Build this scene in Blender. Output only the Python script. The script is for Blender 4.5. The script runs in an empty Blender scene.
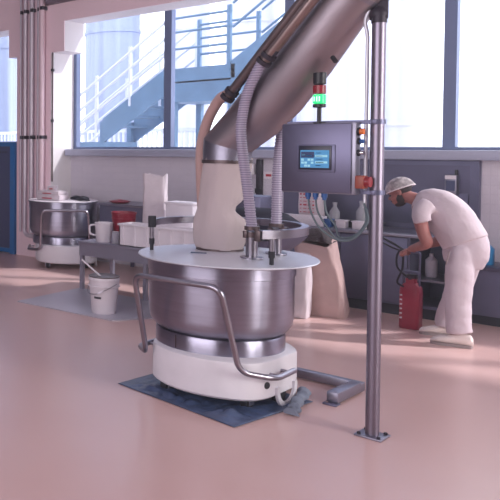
import bpy, bmesh, math, random
from mathutils import Vector, Matrix
random.seed(7)
PI = math.pi
S = bpy.context.scene
COL = S.collection

# ------------------------------------------------------------------ camera
cd = bpy.data.cameras.new('camera'); cam = bpy.data.objects.new('camera', cd); COL.objects.link(cam)
YAW = math.atan(937/750.); PITCH = math.atan(21/750.)
cam.location = (0, 0, 1.8)
cam.rotation_euler = (PI/2-PITCH, 0, YAW)
cd.sensor_width = 36; cd.lens = 54.0; cd.shift_x = .66; cd.shift_y = -.164
cd.clip_start = .05; cd.clip_end = 300
S.camera = cam
# ------------------------------------------------------------------ world, sun, lights, exposure
W = bpy.data.worlds.new('World'); S.world = W; W.use_nodes = True
wb = W.node_tree.nodes['Background']; wb.inputs[0].default_value = (.93, .95, 1, 1); wb.inputs[1].default_value = 3.0
S.view_settings.view_transform = 'Standard'; S.view_settings.look = 'None'
S.view_settings.exposure = 0.12; S.view_settings.gamma = 1; S.view_settings.use_curve_mapping = False

def sun(strength, d, col, ang):
    l = bpy.data.lights.new('sun', 'SUN'); l.energy = strength; l.color = col; l.angle = ang
    o = bpy.data.objects.new('sun', l); COL.objects.link(o)
    o.rotation_euler = Vector(d).to_track_quat('-Z', 'Y').to_euler()
sun(4.8, (-1.2, -1, -1.42), (1, .93, .88), math.radians(3.5))

def area(name, loc, aim, sx, sy, power, col):
    l = bpy.data.lights.new(name, 'AREA'); l.shape = 'RECTANGLE'; l.size = sx; l.size_y = sy; l.energy = power; l.color = col
    o = bpy.data.objects.new(name, l); COL.objects.link(o); o.location = loc
    o.rotation_euler = (Vector(aim)-Vector(loc)).to_track_quat('-Z', 'Y').to_euler()
area('window_light_right', (3.8, 5.5, 2.3), (-4, 5.6, 1.0), 2.6, 3.2, 330, (1, .95, .92))
area('window_light_rear', (-4.0, -3.6, 2.9), (-6.0, 9, 2.4), 9.0, 2.8, 490, (1, .93, .98))
area('ceiling_fill', (-5.0, 4.5, 4.85), (-5.0, 4.5, 0), 7.0, 4.0, 40, (.82, .84, 1))  # unseen fill added under the ceiling to brighten the interior, not a fitting

# ------------------------------------------------------------------ materials
def lin(c):
    return tuple(((v/255.)/12.92 if v <= 10 else (((v/255.)+.055)/1.055)**2.4) for v in c)
def mat(name, rgb, rough=.5, metal=0., var=0., scale=8., bump=0., bscale=30., stretch=(1, 1, 1), alpha_mix=0., emit=None, estr=0., spec=.5, sss=0., trans=0.):
    m = bpy.data.materials.new(name); m.use_nodes = True
    nt = m.node_tree; b = nt.nodes['Principled BSDF']
    c = lin(rgb)
    b.inputs['Base Color'].default_value = (*c, 1); b.inputs['Roughness'].default_value = rough; b.inputs['Metallic'].default_value = metal
    b.inputs['Specular IOR Level'].default_value = spec
    if trans: b.inputs['Transmission Weight'].default_value = trans
    tc = nt.nodes.new('ShaderNodeTexCoord'); mp = nt.nodes.new('ShaderNodeMapping'); mp.inputs['Scale'].default_value = stretch
    nt.links.new(tc.outputs['Object'], mp.inputs[0])
    if var:
        n = nt.nodes.new('ShaderNodeTexNoise'); n.inputs['Scale'].default_value = scale; n.inputs['Detail'].default_value = 5
        nt.links.new(mp.outputs[0], n.inputs['Vector'])
        r = nt.nodes.new('ShaderNodeValToRGB')
        r.color_ramp.elements[0].position = .3; r.color_ramp.elements[1].position = .72
        r.color_ramp.elements[0].color = (*[v*(1-var) for v in c], 1); r.color_ramp.elements[1].color = (*[min(1, v*(1+var*.6)) for v in c], 1)
        nt.links.new(n.outputs[0], r.inputs[0]); nt.links.new(r.outputs[0], b.inputs['Base Color'])
    if bump:
        n2 = nt.nodes.new('ShaderNodeTexNoise'); n2.inputs['Scale'].default_value = bscale; n2.inputs['Detail'].default_value = 4
        nt.links.new(mp.outputs[0], n2.inputs['Vector'])
        bp = nt.nodes.new('ShaderNodeBump'); bp.inputs['Strength'].default_value = bump; bp.inputs['Distance'].default_value = .02
        nt.links.new(n2.outputs[0], bp.inputs['Height']); nt.links.new(bp.outputs[0], b.inputs['Normal'])
    if emit:
        b.inputs['Emission Color'].default_value = (*lin(emit), 1); b.inputs['Emission Strength'].default_value = estr
    return m

M = {}
def dm(k, *a, **kw): M[k] = mat(k, *a, **kw)
dm('steel', (164, 162, 180), .30, 1., .10, 3., .04, 60, (1, 1, 14))
dm('steel_soft', (150, 148, 164), .42, 1., .12, 3., .05, 40)
dm('steel_lid', (222, 223, 232), .42, .45, .08, 3.)
dm('steel_bar', (158, 154, 166), .28, 1., .06, 6.)
dm('steel_dull', (112, 112, 138), .48, .8, .12, 5.)
dm('steel_panel', (104, 102, 126), .42, .85, .14, 2.5)
dm('tube_steel', (160, 150, 158), .44, 1., .12, 2.2, .05, 25)
dm('white_paint', (224, 220, 228), .45, 0, .08, 6., .03, 60)
dm('white_plastic', (224, 216, 224), .42, 0, .05, 8.)
dm('paper_white', (206, 194, 202), .8, 0, .08, 9., .35, 14)
dm('paper_kraft', (190, 160, 158), .8, 0, .12, 6., .5, 12)
dm('cloth_sleeve', (188, 174, 176), .85, 0, .08, 6., .6, 9, (1, 1, .35))
dm('shirt', (200, 185, 194), .85, 0, .04, 6., .4, 11)
dm('trousers', (198, 184, 194), .85, 0, .05, 6., .45, 10)
dm('shoe', (222, 208, 206), .6, 0, .08, 12.)
dm('sole', (150, 136, 138), .7)
dm('skin', (156, 100, 96), .55, 0, .08, 20.)
dm('beard', (48, 36, 40), .8, 0, .2, 60., .4, 120)
dm('eye', (30, 24, 26), .3)
dm('black', (26, 26, 36), .45)
dm('rubber', (30, 30, 40), .7)
dm('black_cloth', (34, 34, 48), .9, 0, .2, 20., .5, 20)
dm('red_plastic', (136, 14, 44), .4, 0, .1, 8.)
dm('red_can', (160, 40, 68), .35, 0, .15, 8.)
dm('mat_blue', (66, 82, 116), .38, 0, .35, 7., .5, 12)
dm('navy_panel', (66, 72, 108), .5, 0, .06, 3.)
dm('blue_frame', (24, 104, 168), .45)
dm('frame_blue', (104, 116, 150), .45, .2)
dm('sill', (168, 170, 192), .4, .1)
dm('stair_blue', (96, 132, 164), .5, .1, .15, 4.)
dm('rail_white', (214, 220, 236), .5)
dm('silo', (216, 218, 236), .55, 0, .16, 4, 0, 1, (1, 1, .02))
dm('silo_blue', (160, 172, 204), .55, 0, .35, 4, 0, 1, (1, 1, .02))
dm('ground_out', (206, 204, 208), .8)
dm('hose_grey', (160, 152, 172), .45, 0, .05, 8.)
dm('hose_pink', (186, 154, 150), .5, 0, .06, 8.)
dm('pipe_dark', (96, 82, 84), .4, .6, .15, 6.)
dm('pipe_bronze', (146, 128, 126), .32, .9, .1, 6.)
dm('pipe_wall', (206, 196, 208), .38, .25, .06, 6.)
dm('pipe_pink', (222, 196, 206), .5, .2, .05, 6.)
dm('rag_grey', (120, 128, 146), .8, 0, .3, 14., .5, 25)
dm('plate_steel', (198, 194, 206), .36, .5, .10, 2.)
dm('clamp_dark', (52, 46, 58), .5, .4)
dm('pink_paint', (242, 214, 224), .7, 0, .05, 1.2)
dm('white_wall', (226, 220, 224), .8, 0, .03, 2.)
dm('grey_wall', (104, 98, 118), .8)
dm('ceiling', (150, 142, 158), .85)
dm('duct', (124, 110, 124), .6)
dm('orange', (226, 120, 60), .4)
dm('yellow', (150, 70, 56), .45)
dm('estop_red', (140, 28, 40), .4)
dm('gland_blue', (30, 84, 150), .45)
dm('cable', (86, 100, 108), .5)
dm('screen_bezel', (34, 36, 58), .35)
dm('scr_blue', (70, 150, 200), .5, emit=(70, 150, 200), estr=.22)
dm('scr_light', (150, 210, 226), .5, emit=(150, 212, 228), estr=.26)
dm('scr_dark', (20, 40, 80), .5, emit=(26, 56, 104), estr=.35)
dm('lamp_green', (40, 220, 120), .3, emit=(40, 235, 130), estr=.9)
dm('lamp_green_hot', (190, 255, 210), .3, emit=(190, 255, 215), estr=1.1)
dm('lamp_red', (140, 26, 44), .35)
dm('print_red', (176, 40, 64), .7)
dm('print_dark', (50, 46, 60), .7)
dm('bottle_blue', (40, 124, 178), .3)
dm('choc', (48, 30, 38), .8, 0, .4, 30., .8, 40)
dm('flour', (236, 230, 234), .9)
dm('dome_dark', (40, 38, 52), .75, spec=.15)
dm('table_steel', (150, 146, 164), .42, .5, .08, 4.)
dm('post_steel', (140, 132, 148), .42, 1., .06, 6.)
dm('dark_in', (40, 40, 54), .7)
dm('hair_net_rim', (226, 214, 220), .7)
dm('chrome', (210, 206, 212), .18, 1.)

nt_ = M['hose_grey'].node_tree; wv_ = nt_.nodes.new('ShaderNodeTexWave'); wv_.bands_direction = 'Z'; wv_.inputs['Scale'].default_value = 19
tc_ = nt_.nodes.new('ShaderNodeTexCoord'); cr_ = nt_.nodes.new('ShaderNodeValToRGB'); nt_.links.new(tc_.outputs['Object'], wv_.inputs['Vector']); nt_.links.new(wv_.outputs[0], cr_.inputs[0])
cr_.color_ramp.elements[0].color = (*lin((126, 118, 142)), 1); cr_.color_ramp.elements[1].color = (*lin((176, 166, 188)), 1)
nt_.links.new(cr_.outputs[0], nt_.nodes['Principled BSDF'].inputs['Base Color'])
nt_ = M['steel'].node_tree; tg_ = nt_.nodes.new('ShaderNodeTangent'); tg_.direction_type = 'RADIAL'; tg_.axis = 'Z'
b_ = nt_.nodes['Principled BSDF']; b_.inputs['Anisotropic'].default_value = .85; b_.inputs['Anisotropic Rotation'].default_value = .25; nt_.links.new(tg_.outputs[0], b_.inputs['Tangent'])
def thin(name, rgb, f, rough=.1):
    m = bpy.data.materials.new(name); m.use_nodes = True; nt = m.node_tree
    for n in list(nt.nodes):
        if n.type != 'OUTPUT_MATERIAL': nt.nodes.remove(n)
    out = [n for n in nt.nodes if n.type == 'OUTPUT_MATERIAL'][0]
    t = nt.nodes.new('ShaderNodeBsdfTransparent'); t.inputs[0].default_value = (*lin(rgb), 1)
    p = nt.nodes.new('ShaderNodeBsdfPrincipled'); p.inputs['Base Color'].default_value = (*lin(rgb), 1); p.inputs['Roughness'].default_value = rough
    mx = nt.nodes.new('ShaderNodeMixShader'); mx.inputs[0].default_value = f
    nt.links.new(t.outputs[0], mx.inputs[1]); nt.links.new(p.outputs[0], mx.inputs[2]); nt.links.new(mx.outputs[0], out.inputs[0])
    M[name] = m; return m, nt, mx
thin('glass', (246, 248, 252), .05, .04)
thin('clear_plastic', (226, 224, 232), .35, .15)
m_, nt_, mx_ = thin('hair_net', (236, 226, 230), .5, .6)
n_ = nt_.nodes.new('ShaderNodeTexNoise'); n_.inputs['Scale'].default_value = 20; n_.inputs['Detail'].default_value = 3
r_ = nt_.nodes.new('ShaderNodeValToRGB'); r_.color_ramp.elements[0].position = .42; r_.color_ramp.elements[1].position = .62
r_.color_ramp.elements[0].color = (.32, .32, .32, 1); r_.color_ramp.elements[1].color = (.66, .66, .66, 1)
t_ = nt_.nodes.new('ShaderNodeTexCoord'); nt_.links.new(t_.outputs['Object'], n_.inputs['Vector'])
nt_.links.new(n_.outputs[0], r_.inputs[0]); nt_.links.new(r_.outputs[0], mx_.inputs[0])

def mat_floor():
    m = mat('floor_resin', (206, 170, 166), .34, 0)
    nt = m.node_tree; b = nt.nodes['Principled BSDF']; tc = nt.nodes.new('ShaderNodeTexCoord')
    n = nt.nodes.new('ShaderNodeTexNoise'); n.inputs['Scale'].default_value = .9; n.inputs['Detail'].default_value = 2; n.inputs['Roughness'].default_value = .5
    nt.links.new(tc.outputs['Object'], n.inputs['Vector'])
    r = nt.nodes.new('ShaderNodeValToRGB'); r.color_ramp.elements[0].position = .15; r.color_ramp.elements[1].position = .85
    r.color_ramp.elements[0].color = (*lin((200, 163, 159)), 1); r.color_ramp.elements[1].color = (*lin((212, 178, 175)), 1)
    nt.links.new(n.outputs[0], r.inputs[0]); nt.links.new(r.outputs[0], b.inputs['Base Color'])
    n2 = nt.nodes.new('ShaderNodeTexNoise'); n2.inputs['Scale'].default_value = 1.6; n2.inputs['Detail'].default_value = 2
    nt.links.new(tc.outputs['Object'], n2.inputs['Vector'])
    r2 = nt.nodes.new('ShaderNodeMapRange'); r2.inputs[1].default_value = .3; r2.inputs[2].default_value = .7; r2.inputs[3].default_value = .25; r2.inputs[4].default_value = .33
    nt.links.new(n2.outputs[0], r2.inputs[0]); b.inputs['Roughness'].default_value = .29
    M['floor'] = m
mat_floor()
def mat_tile():
    m = mat('tile_wall', (206, 198, 210), .3, 0)
    nt = m.node_tree; b = nt.nodes['Principled BSDF']; tc = nt.nodes.new('ShaderNodeTexCoord')
    mp = nt.nodes.new('ShaderNodeMapping'); mp.inputs['Rotation'].default_value = (PI/2, 0, 0)
    br = nt.nodes.new('ShaderNodeTexBrick'); br.offset = 0; br.inputs['Scale'].default_value = 1
    br.inputs['Brick Width'].default_value = .2; br.inputs['Row Height'].default_value = .1; br.inputs['Mortar Size'].default_value = .003
    br.inputs['Color1'].default_value = (*lin((206, 198, 210)), 1); br.inputs['Color2'].default_value = (*lin((202, 194, 207)), 1); br.inputs['Mortar'].default_value = (*lin((194, 186, 200)), 1)
    nt.links.new(tc.outputs['Object'], mp.inputs[0]); nt.links.new(mp.outputs[0], br.inputs['Vector']); nt.links.new(br.outputs[0], b.inputs['Base Color'])
    M['tile'] = m
mat_tile()

# ------------------------------------------------------------------ mesh builder
class MB:
    def __init__(s): s.bm = bmesh.new(); s.mats = []
    def _mi(s, m):
        if m is None: return 0
        if m not in s.mats: s.mats.append(m)
        return s.mats.index(m)
    def poly(s, rings, closed=True, caps=True, m=None, loop=False):
        bm = s.bm; mi = s._mi(m); V = [[bm.verts.new(p) for p in r] for r in rings]; n = len(V[0])
        seq = list(zip(V[:-1], V[1:]))
        if loop: seq.append((V[-1], V[0]))
        for a, b in seq:
            for i in range(n if closed else n-1):
                j = (i+1) % n
                try: f = bm.faces.new((a[i], a[j], b[j], b[i])); f.material_index = mi
                except ValueError: pass
        if caps and closed and not loop:
            for r in (V[0][::-1], V[-1]):
                try: f = bm.faces.new(r); f.material_index = mi
                except ValueError: pass
        return s
    def box(s, c, d, bev=0., m=None, rot=None):
        mi = s._mi(m); mtx = Matrix.Translation(c) @ (rot.to_4x4() if rot else Matrix.Identity(4)) @ Matrix.Diagonal((d[0], d[1], d[2], 1))
        g = bmesh.ops.create_cube(s.bm, size=1, matrix=mtx); fs = set(f for v in g['verts'] for f in v.link_faces)
        for f in fs: f.material_index = mi
        if bev:
            es = list(set(e for v in g['verts'] for e in v.link_edges))
            r = bmesh.ops.bevel(s.bm, geom=es, offset=bev, segments=2, affect='EDGES', profile=.5)
            for f in r['faces']: f.material_index = mi
        return s
    def bx(s, x0, x1, y0, y1, z0, z1, bev=0., m=None):
        return s.box(((x0+x1)/2, (y0+y1)/2, (z0+z1)/2), (abs(x1-x0), abs(y1-y0), abs(z1-z0)), bev, m)
    def tube(s, pts, r, n=14, m=None, loop=False, caps=True, sq=None):
        P = [Vector(p) for p in pts]; N = len(P)
        R = r if isinstance(r, (list, tuple)) else [r]*N
        T = []
        for i in range(N):
            a = P[(i-1) % N] if (loop or i > 0) else P[i]; b = P[(i+1) % N] if (loop or i < N-1) else P[i]
            T.append((b-a).normalized())
        up = Vector((0, 0, 1)) if abs(T[0].z) < .9 else Vector((0, 1, 0))
        u = (up-T[0]*up.dot(T[0])).normalized(); rings = []
        for i in range(N):
            u = (u-T[i]*u.dot(T[i])).normalized(); v = T[i].cross(u)
            k = R[i]
            ku, kv = k if isinstance(k, (list, tuple)) else (k, k)
            if sq: ring = [P[i]+u*a*ku+v*b*kv for a, b in ((1, 1), (1, -1), (-1, -1), (-1, 1))]
            else: ring = [P[i]+u*math.cos(2*PI*q/n)*ku-v*math.sin(2*PI*q/n)*kv for q in range(n)]
            rings.append(ring)
        return s.poly(rings, True, caps, m, loop)
    def cyl(s, a, b, r, n=18, m=None, r2=None): return s.tube([a, b], [r, r if r2 is None else r2], n, m)
    def lathe(s, prof, c, n=48, m=None, caps=True, sx=1, sy=1):
        return s.poly([[(c[0]+r*sx*math.cos(2*PI*q/n), c[1]+r*sy*math.sin(2*PI*q/n), c[2]+z) for q in range(n)] for r, z in prof], True, caps, m)
    def prism(s, pts, z0, z1, m=None): return s.poly([[(x, y, z0) for x, y in pts], [(x, y, z1) for x, y in pts]], True, True, m)
    def ell(s, c, r, m=None, rot=None, nu=18, nv=12):
        rings = []
        for i in range(nv+1):
            t = PI*i/nv; k = max(math.sin(t), .02)
            ring = []
            for q in range(nu):
                p = Vector((r[0]*k*math.cos(2*PI*q/nu), r[1]*k*math.sin(2*PI*q/nu), -r[2]*math.cos(t)))
                if rot: p = rot @ p
                ring.append(Vector(c)+p)
            rings.append(ring)
        return s.poly(rings, True, True, m)
    def jitter(s, a, seed=1):
        from mathutils import noise
        for v in s.bm.verts:
            p = v.co*6+Vector((seed*3.1, seed, 0)); v.co += noise.noise_vector(p)*a
        return s
    def build(s, name, m, parent=None, sharp=38):
        bmesh.ops.recalc_face_normals(s.bm, faces=s.bm.faces)
        me = bpy.data.meshes.new(name)
        if parent is not None: 
            w = Vector((0, 0, 0)); q = parent
            while q is not None: w += q.location; q = q.parent
            bmesh.ops.translate(s.bm, verts=s.bm.verts, vec=-w)
        s.bm.to_mesh(me); s.bm.free()
        me.materials.append(M[m] if isinstance(m, str) else m)
        for k in s.mats: me.materials.append(M[k])
        if s.mats:
            # index 0 is used both by default faces and by the first extra material: see _mi
            pass
        for p in me.polygons: p.use_smooth = True
        me.set_sharp_from_angle(angle=math.radians(sharp))
        o = bpy.data.objects.new(name, me); COL.objects.link(o)
        if parent is not None: o.parent = parent
        return o
# index 0 is the main material, extra ones start at 1
def _mi(s, m):
    if m is None: return 0
    if m not in s.mats: s.mats.append(m)
    return s.mats.index(m)+1
MB._mi = _mi

def thing(name, label, cat, loc, group=None):
    o = bpy.data.objects.new(name, None); COL.objects.link(o); o.location = loc; o.empty_display_size = .1
    return tag(o, label, cat, group)
def tag(o, label, cat, group=None):
    o['label'] = label; o['category'] = cat
    if group: o['group'] = group
    return o
def struct(o): o['kind'] = 'structure'; return o
def curve(pts, k=8):
    P = [Vector(p) for p in pts]; out = []
    for i in range(len(P)-1):
        a = P[max(i-1, 0)]; b = P[i]; c = P[i+1]; d = P[min(i+2, len(P)-1)]
        for j in range(k):
            t = j/k; out.append(.5*((2*b)+(c-a)*t+(2*a-5*b+4*c-d)*t*t+(3*b-a-3*c+d)*t**3))
    out.append(P[-1]); return out
def fillet(pts, r, k=6):
    P = [Vector(p) for p in pts]; out = [P[0]]
    for i in range(1, len(P)-1):
        a = (P[i-1]-P[i]); c = (P[i+1]-P[i]); d = min(r, a.length*.45, c.length*.45)
        a = P[i]+a.normalized()*d; c = P[i]+c.normalized()*d
        for j in range(k+1):
            t = j/k; out.append(a*(1-t)**2+P[i]*2*t*(1-t)+c*t*t)
    out.append(P[-1]); return out
def copy_thing(root, loc, rz, label, group=None):
    r = root.copy(); COL.objects.link(r); r.location = loc; r.rotation_euler = (0, 0, rz); r['label'] = label
    if group: r['group'] = group
    for ch in list(root.children):
        c = ch.copy(); COL.objects.link(c); c.parent = r
        for g in list(ch.children):
            d = g.copy(); COL.objects.link(d); d.parent = c
    return r

# ================================================================== SETTING
YW = 9.6          # window wall plane (inner face); the column and beam stand at Y 9.1
struct(MB().bx(-14, 4, -4, 9.75, -.12, 0).build('floor', 'floor'))
struct(MB().bx(-14, 4, -4, 9.9, 5.0, 5.15).build('ceiling', 'ceiling'))
struct(MB().bx(-8.04, 4, YW, 9.82, 0, 1.70).build('wall_back', 'tile'))
struct(MB().bx(-14, 4, YW, 9.82, 3.95, 5.0).build('wall_back_upper', 'white_wall'))
struct(MB().bx(4, 4.15, -4, 9.82, 0, 5).build('wall_right', 'grey_wall'))
struct(MB().bx(-14.15, -14, -4, 9.82, 0, 5).build('wall_left', 'grey_wall'))
struct(MB().bx(-14, 4, -4.15, -4, 0, 5).build('wall_front', 'grey_wall'))
# concrete column with a hammer-head capital, and the beam it carries
colm = struct(MB().bx(-8.78, -8.04, 9.112, 9.58, 0, 3.30).bx(-8.97, -7.77, 9.112, 9.58, 3.30, 3.77).build('wall_column', 'white_wall'))
struct(MB().bx(-8.78, -8.04, 9.1, 9.112, 0, 3.30).bx(-8.97, -7.77, 9.1, 9.112, 3.30, 3.77).build('painted_face', 'pink_paint', colm))
beam = struct(MB().bx(-14, 4, 9.112, 9.6, 3.77, 4.05).build('wall_beam', 'white_wall'))
struct(MB().bx(-14, 4, 9.1, 9.112, 3.77, 4.05).build('painted_face', 'pink_paint', beam))
struct(MB().bx(-8.03, 4, 8.95, 9.35, 4.05, 4.4, .01).build('trim_duct', 'duct'))
struct(MB().bx(-14, -8.25, 9.1, 9.6, 4.05, 5.0).build('wall_beam_upper', 'pink_paint'))
# return wall beside the column, with a white capital above the window corner
struct(MB().bx(-8.42, -8.04, 9.58, 9.82, 0, 3.95).build('wall_return', 'white_wall'))
struct(MB().bx(-8.03, 4, 9.43, 9.66, 1.66, 1.765, .008).build('trim_sill', 'sill'))
# windows between mullions
edges = [-8.04, -6.30, -4.55, -2.80, -1.05, .7, 2.45]
for i in range(6):
    a, b = edges[i], edges[i+1]
    w = MB()
    w.bx(a, a+.06, 9.66, 9.76, 1.765, 3.95).bx(b-.06, b, 9.66, 9.76, 1.765, 3.95)
    w.bx(a+.06, b-.06, 9.66, 9.76, 1.765, 1.80).bx(a+.06, b-.06, 9.66, 9.76, 3.9, 3.95)
    fr = struct(w.build('window_%d' % (i+1), 'frame_blue'))
    struct(MB().bx(a+.04, b-.04, 9.705, 9.711, 1.79, 3.91).build('window_pane', 'glass', fr))
struct(MB().bx(2.5, 4, YW, 9.82, 1.7, 3.95).build('wall_back_end', 'white_wall'))
# opening left of the column: dark door leaf with a blue frame, glazing above it
d = struct(MB().bx(-10.2, -8.90, 9.08, 9.12, .06, 1.82).build('door_1', 'navy_panel'))
fr = MB().bx(-8.90, -8.80, 9.06, 9.15, 0, 1.88).bx(-10.3, -10.2, 9.06, 9.15, 0, 1.88).bx(-10.2, -8.90, 9.06, 9.15, 1.81, 1.88).bx(-10.2, -8.90, 9.06, 9.15, .02, .09)
struct(fr.build('door_frame', 'blue_frame', d))
ht = MB()
for k in range(7): ht.bx(-9.42+k*.065, -9.39+k*.065, 9.074, 9.082, 1.70, 1.725)
struct(ht.build('door_vent', 'black', d))
w = MB().bx(-8.90, -8.84, 9.64, 9.74, 1.88, 3.95).bx(-11.0, -10.9, 9.64, 9.74, 1.88, 3.95).bx(-11, -8.84, 9.64, 9.74, 1.80, 1.90)
fr = struct(w.build('window_7', 'rail_white'))
struct(MB().bx(-10.9, -8.9, 9.685, 9.69, 1.9, 3.95).build('window_pane', 'glass', fr))
struct(MB().bx(-8.84, -8.42, 9.58, 9.82, 0, 3.95).build('wall_return_left', 'white_wall'))
struct(MB().bx(-14, -10.95, 9.5, 9.82, 0, 3.95).build('wall_back_left', 'white_wall'))
struct(MB().bx(-10.95, -8.84, 9.6, 9.82, 0, 1.8).build('wall_back_low', 'white_wall'))

# thin flour haze hanging in the room
hz = bpy.data.materials.new('haze'); hz.use_nodes = True; nt = hz.node_tree
for n in list(nt.nodes):
    if n.type != 'OUTPUT_MATERIAL': nt.nodes.remove(n)
vs = nt.nodes.new('ShaderNodeVolumeScatter'); vs.inputs['Color'].default_value = (.90, .88, 1, 1); vs.inputs['Density'].default_value = .0075; vs.inputs['Anisotropy'].default_value = .3
nt.links.new(vs.outputs[0], [n for n in nt.nodes if n.type == 'OUTPUT_MATERIAL'][0].inputs['Volume'])
M['haze'] = hz
hazebox = MB().bx(-14.1, 4.1, -4.1, 9.70, -.06, 5.1).build('air_haze', 'haze'); hazebox['kind'] = 'stuff'; hazebox['label'] = 'thin bluish flour haze hanging in the air of the room'; hazebox['category'] = 'haze'

# ================================================================== OUTSIDE
struct(MB().bx(-60, 40, 9.85, 70, -.3, -.05).build('ground_outside', 'ground_out'))
def silo(x, y, r, h, m, label):
    prof = [(r, -.05), (r, 2.2), (r+.03, 2.2), (r+.03, 2.28), (r, 2.28), (r, h*.52), (r+.03, h*.52), (r+.03, h*.52+.08), (r, h*.52+.08), (r, h), (r*.3, h+.5)]
    tag(MB().lathe(prof, (x, y, 0), 40).build('silo', m), label, 'silo', 'storage silos outside')
silo(-12.05, 16.0, .68, 9, 'silo_blue', 'blue grey storage silo seen behind the stair railing beside the column')
silo(-10.4, 16.9, .45, 9, 'silo', 'pale narrow silo right behind the stair landing railing')
silo(-9.0, 17.2, .55, 9, 'silo', 'pale silo second behind the stair landing, right of its neighbour')
silo(-16.1, 15.9, .62, 9, 'silo_blue', 'blue grey silo seen through the glazing above the dark door')
silo(-7.2, 17.4, .8, 9, 'silo', 'pale silo behind the conveyor tube seen left of the signal tower')
silo(-5.35, 16.0, .48, 9, 'silo', 'white silo outside just right of the tall steel post')
# steel staircase: flight up to a landing, second flight on from it
st = thing('outdoor_staircase', 'pale blue steel staircase with landing and railings outside the window', 'staircase', (-8, 12.4, -.05))
def flight(x0, z0, x1, z1, y, h=.42, t=.05):
    s = MB(); s.poly([[(x0, y, z0), (x0, y, z0-h), (x0, y+t, z0-h), (x0, y+t, z0)], [(x1, y, z1), (x1, y, z1-h), (x1, y+t, z1-h), (x1, y+t, z1)]]); return s
flight(-9.25, 2.36, -7.85, 3.235, 12, .47).build('stringer', 'stair_blue', st)
flight(-9.25, 2.36, -7.85, 3.235, 13.0, .47).build('stringer', 'stair_blue', st)
flight(-6.62, 3.25, -3.2, 5.6, 12.0, .55).build('stringer', 'stair_blue', st)
flight(-6.62, 3.25, -3.2, 5.6, 13.0, .55).build('stringer', 'stair_blue', st)
for k in range(5):
    x = -9.2+k*.29; MB().bx(x, x+.27, 12.05, 13.0, 2.30+k*.181-.12, 2.30+k*.181-.08).build('tread', 'stair_blue', st)
for k in range(11):
    x = -6.5+k*.29; MB().bx(x, x+.27, 12.05, 13.0, 3.25+k*.199-.22, 3.25+k*.199-.18).build('tread', 'stair_blue', st)
MB().bx(-9.95, -9.2, 12.0, 13.05, 1.70, 1.90).build('landing', 'stair_blue', st)
for y in (12.08, 12.95): MB().bx(-9.35, -9.25, y-.05, y+.05, -.05, 2.3).build('leg', 'stair_blue', st)
MB().bx(-7.85, -6.55, 12.0, 13.05, 2.97, 3.2).bx(-7.85, -6.55, 12.02, 13.03, 2.60, 2.94).build('landing', 'stair_blue', st)
for x, y in ((-7.75, 12.1), (-6.65, 12.1), (-7.75, 12.95), (-6.65, 12.95)):
    MB().bx(x-.05, x+.05, y-.05, y+.05, -.05, 2.7).build('leg', 'stair_blue', st)
for y in (12.02, 13.0):
    r = MB(); 
    for zz in (4.10, 3.85, 3.55): r.cyl((-7.8, y, zz), (-6.62, y, zz), .022)
    for x in (-7.8, -6.66): r.bx(x-.03, x+.03, y-.03, y+.03, 3.1, 4.2)
    r.build('landing_railing', 'stair_blue', st)
    r = MB()
    for dz in (.92, .62, .32): r.cyl((-10.9, y, 1.26+dz), (-7.85, y, 3.17+dz), .028)
    for k in range(4):
        x = -10.2+k*.78; r.bx(x-.025, x+.025, y-.025, y+.025, max(1.9, .7+(x+11.8)*.625-.1), .7+(x+11.8)*.625+1.02)
    r.build('flight_railing', 'rail_white', st)
    r = MB()
    for dz in (.95, .55): r.cyl((-6.6, y, 3.27+dz), (-3.3, y, 5.53+dz), .022)
    r.build('flight_railing', 'stair_blue', st)
fn = thing('outdoor_fence', 'white upright bar fence low outside beyond the staircase', 'fence', (-10.5, 14.2, -.05))
mbp = MB()
for k in range(70): 
    x = -17.0+k*.125; mbp.bx(x-.02, x+.02, 14.18, 14.22, -.05, 2.15)
mbp.build('bars', 'rail_white', fn)
MB().bx(-17, -8.3, 14.17, 14.23, 2.13, 2.2).build('top_rail', 'rail_white', fn)

# ================================================================== WALL PIPES ON THE COLUMN
pl = [(-8.655, .020, 'narrow steel wall pipe, leftmost on the pink column'), (-8.545, .034, 'thick steel wall pipe second from left on the pink column'), (-8.400, .037, 'thick steel wall pipe third from left on the pink column'),
      (-8.265, .026, 'slim pale wall pipe fourth from left on the pink column'), (-8.170, .050, 'thickest pinkish wall pipe rightmost on the pink column')]
for x, r, lab in pl:
    y = 9.095-r-.012
    t = thing('wall_pipe', lab, 'pipe', (x, y, 0), 'vertical pipes on the column')
    if r == .034: pts = fillet([(x, y, 4.98), (x, y, .36), (x+.20, y, .34)], .1)
    else: pts = [(x, y, 4.98), (x, y, .40)]
    MB().tube(pts, r, 16).build('pipe', 'pipe_pink' if r == .05 else 'pipe_wall', t)
    for zc in (1.93, 3.98): MB().bx(x-.0, x+r+.008, y-r-.008, 9.1, zc, zc+.055, .004).build('clamp', 'clamp_dark', t)
c = thing('wall_conduit', 'thin dark conduit running down the sunlit white return wall', 'conduit', (-8.02, 9.12, 1.3))
MB().cyl((-8.02, 9.12, 1.25), (-8.02, 9.12, 3.95), .013, 8).build('tube', 'pipe_dark', c)
for zc in (2.2, 3.0): MB().bx(-8.04, -8.0, 9.10, 9.14, zc, zc+.04).build('clip', 'clamp_dark', c)

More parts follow.
